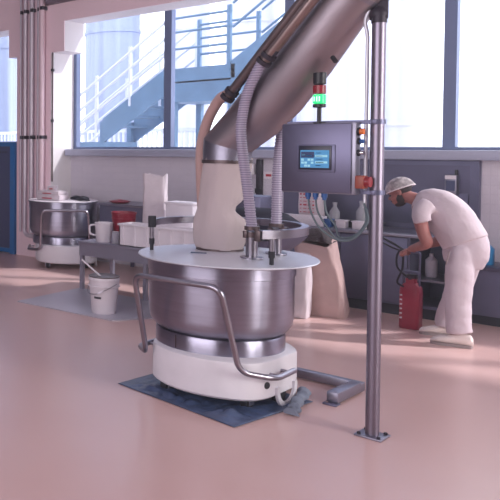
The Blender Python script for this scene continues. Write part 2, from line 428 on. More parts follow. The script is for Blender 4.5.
# ================================================================== BOWL TROLLEYS
CX, CY = -2.95, 5.22
def make_trolley():
    X, Y = CX, CY
    t = thing('bowl_trolley', 'large steel mixing bowl on white wheeled base in the foreground on blue sheet', 'mixing bowl', (X, Y, 0), 'wheeled mixing bowls')
    foot = [(.492, -.18), (.44, -.36), (.29, -.47), (.10, -.52), (-.10, -.50), (-.26, -.42), (-.35, -.31), (-.405, -.10), (-.41, .16), (-.36, .34), (-.20, .45), (.0, .49), (.20, .46), (.38, .34), (.49, .17)]
    P = []
    for i in range(len(foot)):
        a = Vector((*foot[i], 0)); P.append(a)
    sm = []
    n = len(P)
    for i in range(n):
        a, b, c, d = P[i-1], P[i], P[(i+1) % n], P[(i+2) % n]
        if i != n-1 and True:
            for j in range(4):
                q = j/4; v = .5*((2*b)+(c-a)*q+(2*a-5*b+4*c-d)*q*q+(3*b-a-3*c+d)*q**3); sm.append((v.x, v.y))
        else: sm.append((b.x, b.y))
    ring = lambda k, z: [(X+x*k, Y+y*k, z) for x, y in sm]
    base = MB().poly([ring(.97, .085), ring(1, .10), ring(1, .325), ring(.99, .342), ring(.95, .352)])
    b = base.build('base', 'white_paint', t)
    MB().cyl((X+.489, Y-.240, .185), (X+.44, Y-.222, .185), .024, 16).build('hole', 'black', b)
    # turntable ring and bowl
    MB().lathe([(.40, .340), (.448, .345), (.448, .45), (.443, .46), (.38, .47)], (X, Y, 0), 72).build('turntable_ring', 'steel', t)
    for a in (-1.75, -.85):
        MB().box((X+.4485*math.cos(a), Y+.4485*math.sin(a), .405), (.004, .008, .088), 0, None, Matrix.Rotation(a, 3, 'Z')).build('weld_seam', 'pipe_dark', t)
    prof = [(.10, .455), (.36, .455), (.42, .462), (.465, .49), (.492, .53), (.502, .58), (.503, .885), (.512, .889), (.512, .97), (.53, .972), (.53, .982), (.49, .982), (.488, .60), (.45, .51), (.30, .48), (.05, .478)]
    MB().lathe(prof, (X, Y, 0), 96).build('bowl', 'steel', t)
    # push handle
    hp = fillet([(X-.515, Y+.18, .26), (X-.50, Y-.28, .26), (X-.305, Y-.47, .285), (X-.275, Y-.67, .885), (X+.385, Y-.67, .885), (X+.415, Y-.47, .30), (X+.565, Y-.27, .255), (X+.55, Y+.02, .255)], .085, 7)
    hd = MB().tube(hp, .0195, 14).build('push_handle', 'steel_bar', t)
    for p, q in (((X+.553, Y-.05, .255), (X+.48, Y-.05, .255)), ((X+.56, Y-.20, .255), (X+.48, Y-.20, .255)), ((X-.51, Y+.1, .26), (X-.44, Y+.1, .26)), ((X-.505, Y-.15, .26), (X-.43, Y-.15, .26))):
        MB().cyl(p, q, .012, 10).build('standoff', 'steel_bar', hd)
    # castors
    for dx, dy in ((.36, -.26), (-.20, -.36), (-.34, .40), (.34, .40)):
        cx, cy = X+dx, Y+dy
        f = MB()
        for s in (-1, 1): f.bx(cx+s*.032-.004, cx+s*.032+.004, cy-.03, cy+.03, .03, .11)
        f.bx(cx-.04, cx+.04, cy-.035, cy+.035, .085, .10)
        f = f.build('castor', 'steel_soft', t)
        MB().tube([(cx-.024, cy, .05), (cx+.024, cy, .05)], .05, 24).build('wheel', 'rubber', f)
    # guard bracket by the front right wheel
    arcp = [(X+.500, Y+.01-.125*math.cos(a), .125-.115*math.sin(a)) for a in [PI*k/18 for k in range(19)]]
    g = MB(); g.tube([(X+.500, Y-.115, .15)]+arcp+[(X+.500, Y+.135, .15)], [(.018, .010)]*21, 4, sq=True)
    g.build('wheel_guard', 'white_paint', t)
    MB().tube([(X+.43, Y+.01, .075), (X+.465, Y+.01, .075)], .07, 24).build('guard_wheel', 'rubber', t)
    return t
trolley = make_trolley()
copy_thing(trolley, (-7.566, 8.855, 0), math.radians(38), 'large steel mixing bowl on white base in the far left corner by pipes', 'wheeled mixing bowls')

# ---- lid of the front bowl
CX, CY = -2.905, 5.22
ld = thing('cover_plate', 'wide flat steel cover with pipe stubs and curved handle on the front bowl', 'lid', (CX, CY, .962))
MB().lathe([(.03, .985), (.50, .963), (.612, .968), (.62, .974), (.616, .981), (.50, .992), (.22, 1.006), (.05, 1.012)], (CX, CY, 0), 96).build('cover', 'steel_lid', ld)
def stub(x, y, h, r, nm='pipe_stub'):
    s = MB(); s.tube([(x, y, .985), (x, y, 1+h)], r, 24); s.tube([(x, y, 1.0), (x, y, 1.012)], r+.035, 24)
    return s.build(nm, 'steel_bar', ld)
s1 = stub(-2.64, 5.095, .19, .040)
s2 = stub(-2.626, 5.42, .19, .038)
for (x, y), s in (((-2.64, 5.095), s1), ((-2.626, 5.42), s2)):
    k = MB(); k.tube([(x, y, 1.15), (x, y, 1.185)], .052, 24); k.tube([(x, y, 1.20), (x, y, 1.225)], .05, 24)
    k.box((x-.02, y-.05, 1.17), (.03, .03, .05), .005); k.box((x+.055, y-.01, 1.165), (.045, .05, .08), .006)
    k.build('hose_clamp', 'pipe_dark', s)
# curved carrying arc, open to the front-left
arc = []
a0, a1 = math.radians(-148), math.radians(-30)
ang0 = math.atan2(4.994-CY, -3.37-CX); ang1 = math.atan2(4.972-CY, -2.455-CX)-.13
n = 60; span = (2*PI-(ang1-ang0)) 
rr = .535; rings = []
for i in range(n+1):
    a = ang1+span*i/n; cx, sy = math.cos(a), math.sin(a)
    rings.append([(CX+cx*(rr+.012), CY+sy*(rr+.012), 1.165), (CX+cx*(rr+.012), CY+sy*(rr+.012), 1.222), (CX+cx*(rr-.035), CY+sy*(rr-.035), 1.222), (CX+cx*(rr-.035), CY+sy*(rr-.035), 1.212), (CX+cx*(rr+0), CY+sy*(rr+0), 1.212), (CX+cx*(rr), CY+sy*(rr), 1.165)])
MB().poly(rings).build('arc_handle', 'steel_bar', ld)
for a in (ang0+.02, ang1+.15, math.atan2(5.804-CY, -2.94-CX)):
    x, y = CX+math.cos(a)*.525, CY+math.sin(a)*.525
    f = MB().cyl((x, y, 1.06), (x, y, 1.2), .017, 14).build('foot', 'steel_bar', ld)
    k = MB(); k.cyl((x, y, .985), (x, y, 1.04), .014, 12); k.cyl((x, y, 1.035), (x, y, 1.08), .02, 12)
    k.build('rubber_tip', 'rubber', f)
x, y = CX+math.cos(ang0)*.525, CY+math.sin(ang0)*.525
MB().cyl((x, y, 1.165), (x, y, 1.25), .03, 16).build('clamp_knob', 'rubber', ld)
MB().box((-2.53, 5.07, 1.17), (.05, .06, .07), .008).build('clamp_knob', 'rubber', ld)
tag(MB().box((-2.99, 5.00, 1.006), (.11, .026, .012), .004, rot=Matrix.Rotation(.35, 3, 'Z')).build('strap', 'mat_blue'), 'short dark blue strip lying on the steel lid', 'strap')

# ---- flour sleeve
def sleeve():
    C0 = (-2.975, 5.29)
    lev = [(1.02, .165, -.015), (1.06, .180, -.014), (1.10, .186, -.012), (1.16, .190, -.010), (1.20, .190, -.008), (1.24, .188, -.006), (1.28, .178, -.008), (1.31, .174, -.005), (1.34, .172, -.003), (1.37, .170, 0), (1.42, .167, .0), (1.55, .168, .015), (1.64, .168, .03), (1.68, .167, .035), (1.70, .166, .038)]
    rings = []; n = 40
    for z, r, dx in lev:
        ring = []
        for q in range(n):
            a = 2*PI*q/n
            k = 1+.035*math.sin(3*a+z*4)+.03*math.sin(7*a-z*5)+.016*math.sin(12*a+z*11)+.015*math.sin(z*38+3*a)*math.exp(-((z-1.3)/.2)**2)
            # a fold bitten into the right side about half way down
            bite = math.exp(-((z-1.32)/.06)**2)*max(0, math.cos(a-.7))**2*.60
            ring.append((C0[0]+dx+r*(k-bite)*math.cos(a), C0[1]+r*(k-bite)*math.sin(a), z))
        rings.append(ring)
    t = thing('flour_sleeve', 'cream fabric sleeve between the conveyor spout and the steel lid', 'fabric sleeve', (C0[0], C0[1], 1.0))
    MB().poly(rings).build('fabric', 'cloth_sleeve', t, 60)
    MB().lathe([(.158, 1.0), (.168, 1.0), (.168, 1.025), (.158, 1.025)], (C0[0]-.015, C0[1], 0), 36).build('bottom_clamp', 'pipe_dark', t)
    MB().lathe([(.166, 1.66), (.178, 1.66), (.178, 1.685), (.166, 1.685)], (C0[0]+.035, C0[1], 0), 36).box((C0[0]+.16, C0[1]-.09, 1.70), (.05, .03, .03)).build('top_clamp', 'pipe_dark', t)
sleeve()

# ---- inclined conveyor
cv = thing('flour_conveyor', 'big inclined steel conveyor tube running up over the mixing bowl', 'conveyor', (-2.92, 5.28, 1.72))
Up = [(-3.105, 1.70), (-3.105, 1.78), (-3.10, 1.872), (-2.90, 2.07), (-2.69, 2.29), (-2.46, 2.53), (-2.235, 2.77), (-1.9, 3.13), (-1.2, 3.88)]
Lo = [(-2.765, 1.70), (-2.765, 1.74), (-2.755, 1.765), (-2.56, 1.89), (-2.38, 2.045), (-2.17, 2.29), (-1.97, 2.55), (-1.64, 2.90), (-.94, 3.65)]
Yc = [5.28, 5.28, 5.28, 5.25, 5.21, 5.17, 5.13, 5.08, 4.98]
rings = []
for (ux, uz), (lx, lz), y in zip(Up, Lo, Yc):
    c = Vector(((ux+lx)/2, y, (uz+lz)/2)); h = Vector(((lx-ux)/2, 0, (lz-uz)/2)); b = .165
    rings.append([c+h*math.cos(2*PI*q/40)+Vector((0, b, 0))*math.sin(2*PI*q/40) for q in range(40)])
MB().poly(rings[:3]).build('spout', 'steel_soft', cv)
MB().poly(rings[2:]).build('tube', 'tube_steel', cv, 25)
def lerp(i, j, t): return [a.lerp(b, t) for a, b in zip(rings[i], rings[j])]
def flange(ra, k):
    c = sum(ra, Vector())/len(ra); return [c+(p-c)*k for p in ra]
f0 = lerp(6, 7, .30); f1 = lerp(6, 7, .36)
MB().poly([flange(f0, 1.0), flange(f0, 1.03), flange(f1, 1.03), flange(f1, 1.0)]).build('seam_flange', 'steel_soft', cv)
d = Vector((.84, -.12, .89))
for P0, P1, r, m in (((-2.80, 5.02, 2.14), (-1.35, 4.80, 3.70), .034, 'pipe_dark'), ((-2.52, 4.98, 2.365), (-1.20, 4.78, 3.78), .036, 'pipe_bronze')):
    P0, P1 = Vector(P0), Vector(P1)
    p = MB().tube([P0, P1], r, 16).build('suction_pipe', m, cv)
    dv = (P1-P0).normalized(); q = MB()
    for s in (0.0, .05): q.tube([P0+dv*s, P0+dv*(s+.028)], r+.016, 16)
    q.box(P0+dv*.04+Vector((.05, -.01, .02)), (.07, .03, .03), .004, rot=Vector(dv).to_track_quat('X', 'Z').to_matrix())
    q.build('pipe_coupling', 'clamp_dark', p)
kb = MB().cyl((-2.06, 4.95, 2.36), (-2.03, 4.92, 2.33), .014, 10); kb.build('drain_knob', 'black', cv)

# ---- flexible hoses
def ribbed(name, pts, r, m, label, rib=.026, amp=.17):
    P = curve(pts, 14); L = 0; out = [P[0]]
    # resample evenly, radius alternates for the ribs
    seg = []
    for a, b in zip(P[:-1], P[1:]): seg.append((a, b, (b-a).length)); L += (b-a).length
    N = int(L/(rib/2)); pos = []; i = 0; acc = 0
    for k in range(N+1):
        s = L*k/N
        while i < len(seg)-1 and acc+seg[i][2] < s: acc += seg[i][2]; i += 1
        a, b, l = seg[i]; pos.append(a.lerp(b, min(1, (s-acc)/max(l, 1e-6))))
    R = [r*(1+(amp if k % 2 else 0)) for k in range(N+1)]
    return tag(MB().tube(pos, R, 14).build(name, m, None, 80), label, 'hose', 'hoses around the conveyor')
ribbed('flexible_hose', [(-2.64, 5.095, 1.20), (-2.642, 5.07, 1.33), (-2.655, 5.04, 1.54), (-2.68, 5.02, 1.78), (-2.686, 5.02, 1.953), (-2.63, 5.0, 2.165), (-2.52, 4.98, 2.365)], .032, 'hose_grey', 'grey ribbed hose dropping in front of the conveyor tube to the lid')
ribbed('flexible_hose', [(-2.626, 5.42, 1.20), (-2.64, 5.45, 1.4), (-2.655, 5.49, 1.63), (-2.626, 5.50, 1.96), (-2.56, 5.49, 2.15), (-2.40, 5.46, 2.34), (-2.2, 5.42, 2.55)], .033, 'hose_grey', 'grey ribbed hose rising behind the conveyor tube left of the control cabinet')
P = curve([(-3.19, 5.40, 1.03), (-3.195, 5.39, 1.3), (-3.18, 5.34, 1.55), (-3.145, 5.28, 1.78), (-3.045, 5.20, 1.98), (-2.90, 5.10, 2.12), (-2.79, 5.02, 2.15)], 10)
tag(MB().tube(P, .038, 16).build('flexible_hose', 'hose_pink'), 'smooth tan hose curving down beside the cream fabric sleeve', 'hose', 'hoses around the conveyor')

for o in COL.objects:
    if o.parent is None and o.name.split('.')[0] in ('cover_plate', 'flour_sleeve', 'strap', 'flexible_hose'): o.location.z += .02
# ================================================================== POST AND CONTROL CABINET
PX, PY = -1.85, 5.089
ps = thing('support_post', 'tall round steel post bolted to the floor right of the mixing bowl', 'post', (PX, PY, 0))
MB().cyl((PX, PY, .01), (PX, PY, 2.60), .0385, 32).build('pole', 'post_steel', ps)
bp = MB().box((PX, PY, .006), (.155, .155, .012), .003).build('base_plate', 'steel_soft', ps)
for sx in (-1, 1):
    for sy in (-1, 1): MB().cyl((PX+sx*.056, PY+sy*.056, .012), (PX+sx*.056, PY+sy*.056, .024), .011, 6).build('bolt', 'clamp_dark', bp)
br = MB().bx(PX-.055, PX+.05, PY-.012, PY+.012, 2.58, 2.70, .01); br.cyl((PX, PY-.03, 2.625), (PX, PY+.03, 2.625), .018, 14); br.cyl((PX, PY, 2.56), (PX, PY, 2.61), .043, 24)
br.ell((PX-.005, PY, 2.615), (.052, .045, .05))
br.build('top_bracket', 'clamp_dark', ps)
MB().tube(fillet([(PX-.056, PY-.02, 1.42), (PX-.056, PY-.02, 2.50), (PX-.075, PY-.02, 2.58), (PX-.045, PY-.015, 2.66)], .05), .011, 12).build('conduit', 'steel_lid', ps)
for zc in (1.52, 1.955):
    cl = MB(); cl.cyl((PX, PY, zc-.014), (PX, PY, zc+.014), .046, 24); cl.bx(PX-.53 if zc > 1.7 else PX-.12, PX, PY-.045, PY-.030, zc-.012, zc+.012)
    cl.box((PX+.0, PY-.05, zc), (.03, .02, .03), .004)
    cl.build('clamp_bar', 'steel_dull', ps)

cb = thing('control_cabinet', 'square steel control cabinet with touchscreen hung on the post', 'control cabinet', (-2.14, 4.99, 1.5))
CYF = 4.95                     # plane of the cabinet front
MB().bx(-2.372, -1.925, CYF+.018, CYF+.093, 1.505, 1.953, .006).build('housing', 'steel_soft', cb)
MB().bx(-2.370, -1.945, CYF, CYF+.019, 1.512, 1.948, .006).build('door_panel', 'steel_panel', cb)
MB().bx(-2.268, -2.034, CYF-.009, CYF+.001, 1.640, 1.815, .004).build('screen_surround', 'steel_dull', cb)
MB().bx(-2.254, -2.053, CYF-.015, CYF-.008, 1.655, 1.808, .003).build('screen_bezel', 'screen_bezel', cb)
sc = MB().bx(-2.241, -2.066, CYF-.0175, CYF-.014, 1.668, 1.780)
def cell(x0, x1, z0, z1, m): sc.bx(-2.241+x0, -2.241+x1, CYF-.0192, CYF-.0172, 1.668+z0, 1.668+z1, 0, m)
for k in range(5):
    cell(.092, .166, .008+k*.020, .022+k*.020, 'scr_light' if k % 2 else 'scr_blue')
    cell(.096, .096+.03+.006*((k*7) % 4), .012+k*.020, .017+k*.020, 'scr_dark')
cell(.004, .086, .064, .102, 'scr_dark'); cell(.010, .030, .078, .086, 'scr_light'); cell(.038, .072, .074, .080, 'scr_blue')
for r in range(3):
    for c in range(4): cell(.006+c*.020, .022+c*.020, .006+r*.019, .020+r*.019, 'scr_light' if (r+c) % 3 else 'scr_blue')
sc.build('screen', 'scr_blue', cb)
# buttons on the right flank
xs = -1.925
for z, m, r in ((1.895, 'orange', .018), (1.835, 'gland_blue', .012), (1.765, 'chrome', .012)):
    b = MB().cyl((xs, CYF+.05, z), (xs+.012, CYF+.05, z), r+.008, 16).build('button_collar', 'black', cb)
    MB().cyl((xs+.01, CYF+.05, z), (xs+.034, CYF+.05, z), r, 16).build('button', m, b)
e = MB().bx(xs, xs+.05, CYF+.01, CYF+.08, 1.545, 1.625, .006).build('emergency_stop_box', 'yellow', cb)
MB().cyl((xs+.05, CYF+.042, 1.587), (xs+.078, CYF+.042, 1.587), .032, 18).build('emergency_button', 'estop_red', e)
# cable glands and hanging cables
for x, dx, dz, dy in ((-2.218, .012, -.006, 0), (-2.172, .006, .0, .012), (-2.118, -.004, .012, .024)):
    g = MB(); g.cyl((x, 5.0, 1.505), (x, 5.0, 1.478), .018, 12); g.cyl((x, 5.0, 1.478), (x, 5.0, 1.462), .012, 12)
    g.build('cable_gland', 'gland_blue', cb)
    P = curve([(x, 5.0, 1.48), (x+.014+dx*.2, 5.0, 1.385), (x+.06+dx, 5.01+dy, 1.285+dz), (-2.04, 5.015+dy, 1.218+dz), (-1.95, 5.02+dy, 1.235+dz), (-1.885+dx, 5.03+dy*.5, 1.34), (-1.905, 5.055, 1.45)], 8)
    MB().tube(P, .0062, 8).build('cable', 'cable', cb)
# signal tower on top
TX, TY = -2.155, 4.995
tw = MB().cyl((TX, TY, 1.95), (TX, TY, 2.065), .013, 14); tw.cyl((TX, TY, 1.95), (TX, TY, 1.958), .035, 18)
tw = tw.build('signal_tower', 'black', cb)
for z0, z1, m, nm in ((2.052, 2.075, 'black', 'lamp_socket'), (2.077, 2.135, 'lamp_green', 'green_lamp'), (2.139, 2.195, 'lamp_red', 'red_lamp'), (2.199, 2.275, 'black', 'tower_cap')):
    q = MB().lathe([(.032, z0), (.038, z0+.003), (.038, z1-.003), (.03, z1)], (TX, TY, 0), 24)
    if nm == 'green_lamp':
        for dx in (-.016, 0, .016): q.bx(TX+dx-.003, TX+dx+.003, TY-.0405, TY-.036, z0+.014, z1-.014, 0, 'lamp_green_hot')
    q.build(nm, m, tw)

# ================================================================== FLOOR THINGS
# docking channel
dk = thing('docking_rail', 'square steel docking rail bolted to the floor behind the front bowl', 'floor rail', (-2.6, 5.93, 0))
MB().bx(-3.62, -2.22, 5.90, 5.965, .012, .075, .005).bx(-2.295, -2.22, 5.50, 5.90, .012, .085, .005).bx(-3.62, -3.55, 5.50, 5.9, .012, .085, .005).build('rail', 'steel_soft', dk)
for x in (-2.26, -3.585):
    p = MB().bx(x-.045, x+.045, 5.455, 5.53, 0, .012, .002).build('foot_plate', 'steel_dull', dk)
    MB().cyl((x-.02, 5.475, .012), (x-.02, 5.475, .024), .01, 6).build('bolt', 'chrome', p)
# blue sheet under the front bowl
def sheet():
    from mathutils import noise
    A, B, C_, D = Vector((-3.47, 4.705, 0)), Vector((-2.455, 4.545, 0)), Vector((-2.36, 5.44, 0)), Vector((-3.42, 5.62, 0))
    n = 60; top = []; 
    for i in range(n+1):
        u = i/n; row = []
        for j in range(n+1):
            v = j/n; p = (A*(1-u)+B*u)*(1-v)+(D*(1-u)+C_*u)*v
            h = max(0, noise.noise(Vector((p.x*5, p.y*9, 1.7))))*.045+abs(noise.noise(Vector((p.x*13, p.y*10, 4))))*.035
            ed = min(1, min(u, 1-u, v, 1-v)*8)
            cr = 1 if u > .2 else u/.2*.6+.1
            row.append((p.x, p.y, .004+h*ed*cr))
        top.append(row)
    return tag(MB().poly(top, closed=False, caps=False).build('plastic_sheet', 'mat_blue'), 'crumpled dark blue plastic sheet on the floor under the front bowl', 'plastic sheet')
o = sheet(); sm = o.modifiers.new('thick', 'SOLIDIFY'); sm.thickness = .003; sm.offset = 1
def rag():
    P = curve([(-2.425, 5.43, .05), (-2.395, 5.33, .055), (-2.375, 5.23, .04), (-2.345, 5.12, .022), (-2.325, 5.05, .012)], 6)
    R = [(.030+.012*math.sin(k*1.7), .034+.012*math.cos(k*1.1)) for k in range(len(P))]
    R[-1] = (.012, .05)
    o = MB().tube(P, R, 14).jitter(.022, 3)
    for v in o.bm.verts: v.co.z = max(.008, v.co.z)
    tag(o.build('rag', 'rag_grey'), 'grey crumpled rag at the right edge of the blue sheet', 'rag')
rag()
# metal plate on floor, tipped bucket row
tag(MB().prism([(-6.06, 6.30), (-4.77, 6.36), (-4.2, 7.55), (-6.14, 7.52)], .0, .012).build('floor_plate', 'plate_steel'), 'thin bright steel plate lying on the floor under the white bucket', 'metal plate')

bk = thing('bucket', 'white plastic bucket with stirring stick on the floor plate', 'bucket', (-5.06, 6.60, .012))
bx_, by_ = -5.06, 6.60
MB().lathe([(.125, .012), (.13, .02), (.158, .37), (.165, .372), (.165, .385), (.158, .40), (.15, .40), (.122, .03)], (bx_, by_, 0), 40).lathe([(.1575, .30), (.168, .302), (.168, .312), (.158, .315)], (bx_, by_, 0), 40, caps=False).build('body', 'white_plastic', bk)
MB().tube(curve([(bx_-.165, by_-.02, .34), (bx_-.10, by_-.15, .245), (bx_+.02, by_-.19, .235), (bx_+.13, by_-.12, .29), (bx_+.168, by_, .34)], 6), .004, 8).build('wire_handle', 'steel_bar', bk)
MB().lathe([(.158, .40), (.163, .403), (.163, .409), (.157, .412)], (bx_, by_, 0), 40).build('rim', 'pipe_dark', bk)
MB().lathe([(.01, .38), (.15, .38), (.15, .384), (.01, .39)], (bx_, by_, 0), 40).build('flour_fill', 'flour', bk)
lb = MB()
for k in range(6):
    a = math.radians(-92+k*5); lb.box((bx_+.149*math.cos(a), by_+.149*math.sin(a), .19), (.004, .0145, .022), 0, None, Matrix.Rotation(a, 3, 'Z'))
lb.build('label', 'print_dark', bk)
tag(MB().cyl((-5.07, 6.57, .395), (-5.275, 6.49, .57), .010, 8).build('stirring_stick', 'white_plastic'), 'pale stirring stick leaning out of the white bucket', 'stick')

# ================================================================== TABLE AND WHAT STANDS ON IT
tb = thing('work_table', 'low steel work table behind the front bowl holding white crate', 'table', (-5.0, 7.8, 0))
MB().bx(-6.11, -4.15, 7.44, 8.15, .585, .62, .004).build('tabletop', 'table_steel', tb)
MB().bx(-6.10, -4.16, 7.455, 7.475, .44, .585).bx(-6.10, -6.08, 7.475, 8.13, .44, .585).bx(-4.18, -4.16, 7.475, 8.13, .44, .585).bx(-6.1, -4.16, 8.11, 8.13, .44, .585).build('apron', 'table_steel', tb)
for x in (-6.08, -5.15, -4.21):
    for y in (7.475, 8.09): MB().bx(x-.02, x+.025, y-.01, y+.035, 0, .5).build('leg', 'table_steel', tb)

ZT = .62
def jug(x, y):
    t = thing('measuring_jug', 'white plastic measuring jug with handle at the table left end', 'jug', (x, y, ZT))
    MB().lathe([(.085, ZT), (.092, ZT+.01), (.108, ZT+.235), (.114, ZT+.24), (.106, ZT+.243), (.088, ZT+.012)], (x, y, 0), 32).build('body', 'white_plastic', t)
    MB().tube(fillet([(x-.08, y-.055, ZT+.21), (x-.15, y-.09, ZT+.205), (x-.145, y-.09, ZT+.09), (x-.075, y-.055, ZT+.08)], .05), .012, 10).build('handle', 'white_plastic', t)
jug(-5.835, 7.60)
tag(MB().lathe([(.045, ZT), (.05, ZT+.14), (.055, ZT+.145), (.048, ZT+.14), (.043, ZT+.008)], (-5.64, 7.58, 0), 24).build('clear_beaker', 'clear_plastic'), 'small clear plastic beaker between white jug and red bucket', 'beaker')
rb = thing('red_bucket', 'dark red tapered plastic bucket on the table behind the white crate', 'bucket', (-5.70, 7.82, ZT))
MB().lathe([(.112, ZT), (.12, ZT+.01), (.148, ZT+.345), (.156, ZT+.35), (.156, ZT+.37), (.146, ZT+.37), (.115, ZT+.015)], (-5.70, 7.82, 0), 36).build('body', 'red_plastic', rb)
MB().lathe([(.14, ZT+.285), (.15, ZT+.287), (.15, ZT+.297), (.142, ZT+.299)], (-5.70, 7.82, 0), 36, caps=False).build('band', 'red_plastic', rb)
# white crate
ct = thing('plastic_crate', 'long white plastic crate on the table in front of the paper sack', 'crate', (-4.65, 7.66, ZT))
x0, x1, y0, y1, h = -5.51, -4.30, 7.47, 7.72, .262
cr = MB().bx(x0, x1, y0, y0+.012, ZT, ZT+h).bx(x0, x1, y1-.012, y1, ZT, ZT+h).bx(x0, x0+.012, y0, y1, ZT, ZT+h).bx(x1-.012, x1, y0, y1, ZT, ZT+h).bx(x0, x1, y0, y1, ZT, ZT+.012)
for k in range(8): cr.bx(x0+.05+k*.16, x0+.066+k*.16, y0-.012, y0, ZT+.01, ZT+h-.02)
cr.build('body', 'white_plastic', ct)
MB().bx(x0-.015, x1+.015, y0-.018, y0+.01, ZT+h-.02, ZT+h+.004, .003).bx(x0-.015, x1+.015, y1-.01, y1+.018, ZT+h-.02, ZT+h+.004, .003).bx(x0-.015, x0+.01, y0, y1, ZT+h-.02, ZT+h+.004, .003).bx(x1-.01, x1+.015, y0, y1, ZT+h-.02, ZT+h+.004, .003).build('rim', 'white_plastic', ct)
def sack(name, x, y, z, w, d, h, m, label, rz=0, top='open', seed=1, bulge=.06, fill=None, lean=(0, 0)):
    t = thing(name, label, 'sack', (x, y, z))
    n = 36; rings = []; N = 12
    for i in range(N+1):
        v = i/N; ring = []
        k = 1+bulge*math.sin(PI*min(1, v*1.05))-.05*(v < .02)
        for q in range(n):
            a = 2*PI*q/n; ca, sa = math.cos(a), math.sin(a)
            e = .45
            px = math.copysign(abs(ca)**e, ca)*w/2*k; py = math.copysign(abs(sa)**e, sa)*d/2*k
            wob = .02*math.sin(5*a+v*6+seed)+.012*math.sin(11*a-v*9+seed)
            px *= 1+wob; py *= 1+wob*1.5
            zz = z+v*h+(.02*math.sin(3*a+seed)*v if v > .9 else 0)+.05*math.sin(a)*(v > .95)*(fill is not None)
            X = x+px*math.cos(rz)-py*math.sin(rz)+lean[0]*v; Y = y+px*math.sin(rz)+py*math.cos(rz)+lean[1]*v
            ring.append((X, Y, zz))
        rings.append(ring)
    c = Vector((x, y, 0))
    inner = []
    for i, f in ((N, .95), (N-1, .93), (N-3, .92)):
        inner.append([(x+lean[0]+(p[0]-x-lean[0])*f, y+lean[1]+(p[1]-y-lean[1])*f, p[2]-(.0 if i == N else .01)) for p in rings[i]])
    MB().poly(rings+inner).jitter(.012, seed).build('bag', m, t, 70)
    if fill:
        zc = z+h*fill[1]
        f = MB(); fr = []
        for k in range(6):
            s = 1-k/5; fr.append([(x+lean[0]+(p[0]-x-lean[0])*.95*max(s, .02), y+lean[1]+(p[1]-y-lean[1])*.95*max(s, .02), zc+.13*(1-s*s)) for p in rings[N-2]])
        f.poly(fr).jitter(.035, 2).build('contents', fill[0], t)
    return t
sack('paper_sack', -5.385, 8.02, ZT, .28, .17, .835, 'paper_white', 'open white paper sack standing on the table behind the crate', .35, seed=2, bulge=-.02)
tag(MB().bx(-5.14, -4.78, 7.86, 8.10, ZT, ZT+.52, .012).bx(-5.15, -4.77, 7.85, 8.11, ZT+.50, ZT+.53, .006).build('white_tub', 'white_plastic'), 'white lidded tub on the table right of the paper sack', 'tub')

# things lying on the far left bowl
lid2 = thing('cover_plate', 'flat white cover lying on the far left mixing bowl', 'lid', (-7.566, 8.855, .982))
MB().lathe([(.05, .983), (.50, .983), (.515, .986), (.518, .990), (.512, .995), (.05, 1.005)], (-7.566, 8.855, 0), 64).build('cover', 'white_plastic', lid2)
def carton(x, y, z, w, d, h, label, rz, name='carton'):
    t = thing(name, label, 'box', (x, y, z)); R_ = Matrix.Rotation(rz, 3, 'Z')
    MB().box((x, y, z+h/2), (w, d, h), .004, rot=R_).build('box', 'paper_white', t)
    p = MB()
    o = R_ @ Vector((-w*.05, -d/2-.001, 0)); p.box((x+o.x, y+o.y, z+h*.38), (w*.42, .004, h*.22), 0, None, R_)
    p.build('print', 'print_red', t)
    return t
carton(-7.60, 8.66, 1.003, .40, .26, .075, 'white printed carton lying lowest on the far left bowl lid', .15)
carton(-7.61, 8.67, 1.079, .38, .25, .06, 'white printed carton stacked second on the far left bowl lid', .10)
carton(-7.62, 8.68, 1.140, .13, .10, .07, 'small white box with red print on top of the stacked cartons', .3)
tag(MB().ell((-7.33, 8.95, 1.036), (.18, .09, .034)).ell((-7.20, 8.87, 1.022), (.14, .06, .020)).jitter(.035, 5).build('black_cloth', 'black_cloth'), 'crumpled black cloth beside the cartons on the far left bowl lid', 'cloth')

# ================================================================== BACK COUNTER
wt = thing('back_worktop', 'long steel worktop along the back wall under the windows', 'worktop', (-4.8, 9.2, .85))
MB().bx(-4.6, -2.52, 8.88, 9.565, .85, .885, .004).build('slab', 'steel_soft', wt)
def cabinet(x0, x1, label, open_=False, drawers=0):
    t = thing('base_cabinet', label, 'cabinet', ((x0+x1)/2, 9.2, 0), 'steel cabinets under the back worktop')
    if open_:
        b = MB().bx(x0, x0+.02, 8.92, 9.55, .12, .85).bx(x1-.02, x1, 8.92, 9.55, .12, .85).bx(x0, x1, 9.53, 9.55, .12, .85).bx(x0, x1, 8.92, 9.55, .12, .15)
        b.build('body', 'steel_dull', t); MB().bx(x0+.02, x1-.02, 8.94, 9.53, .40, .42).build('shelf', 'steel_soft', t)
    else:
        MB().bx(x0, x1, 8.94, 9.55, .12, .85).build('body', 'steel_dull', t)
        MB().bx(x0+.005, x1-.005, 8.915, 8.94, .14, .84, .004).build('door', 'steel_dull', t)
    MB().bx(x0, x1, 9.0, 9.55, 0, .12).build('plinth', 'dark_in', t)
sb = thing('side_bench', 'steel bench with boxed front along the tiled wall behind the jug', 'bench', (-5.9, 9.2, 0))
MB().bx(-7.0, -4.7, 8.95, 9.59, .945, .98, .004).build('top', 'steel_soft', sb)
MB().bx(-6.97, -4.74, 8.98, 9.58, .42, .945).build('body', 'steel_dull', sb)
for x in (-6.80, -5.85, -4.80):
    for y in (9.0, 9.5): MB().bx(x, x+.04, y, y+.04, 0, .42).build('leg', 'steel_dull', sb)
cabinet(-4.25, -3.6, 'closed steel cabinet behind the big kraft sack')
cabinet(-3.6, -2.93, 'closed steel cabinet left of the red canister')
cabinet(-2.93, -2.53, 'open steel cabinet with shelf behind the stooping worker', True)
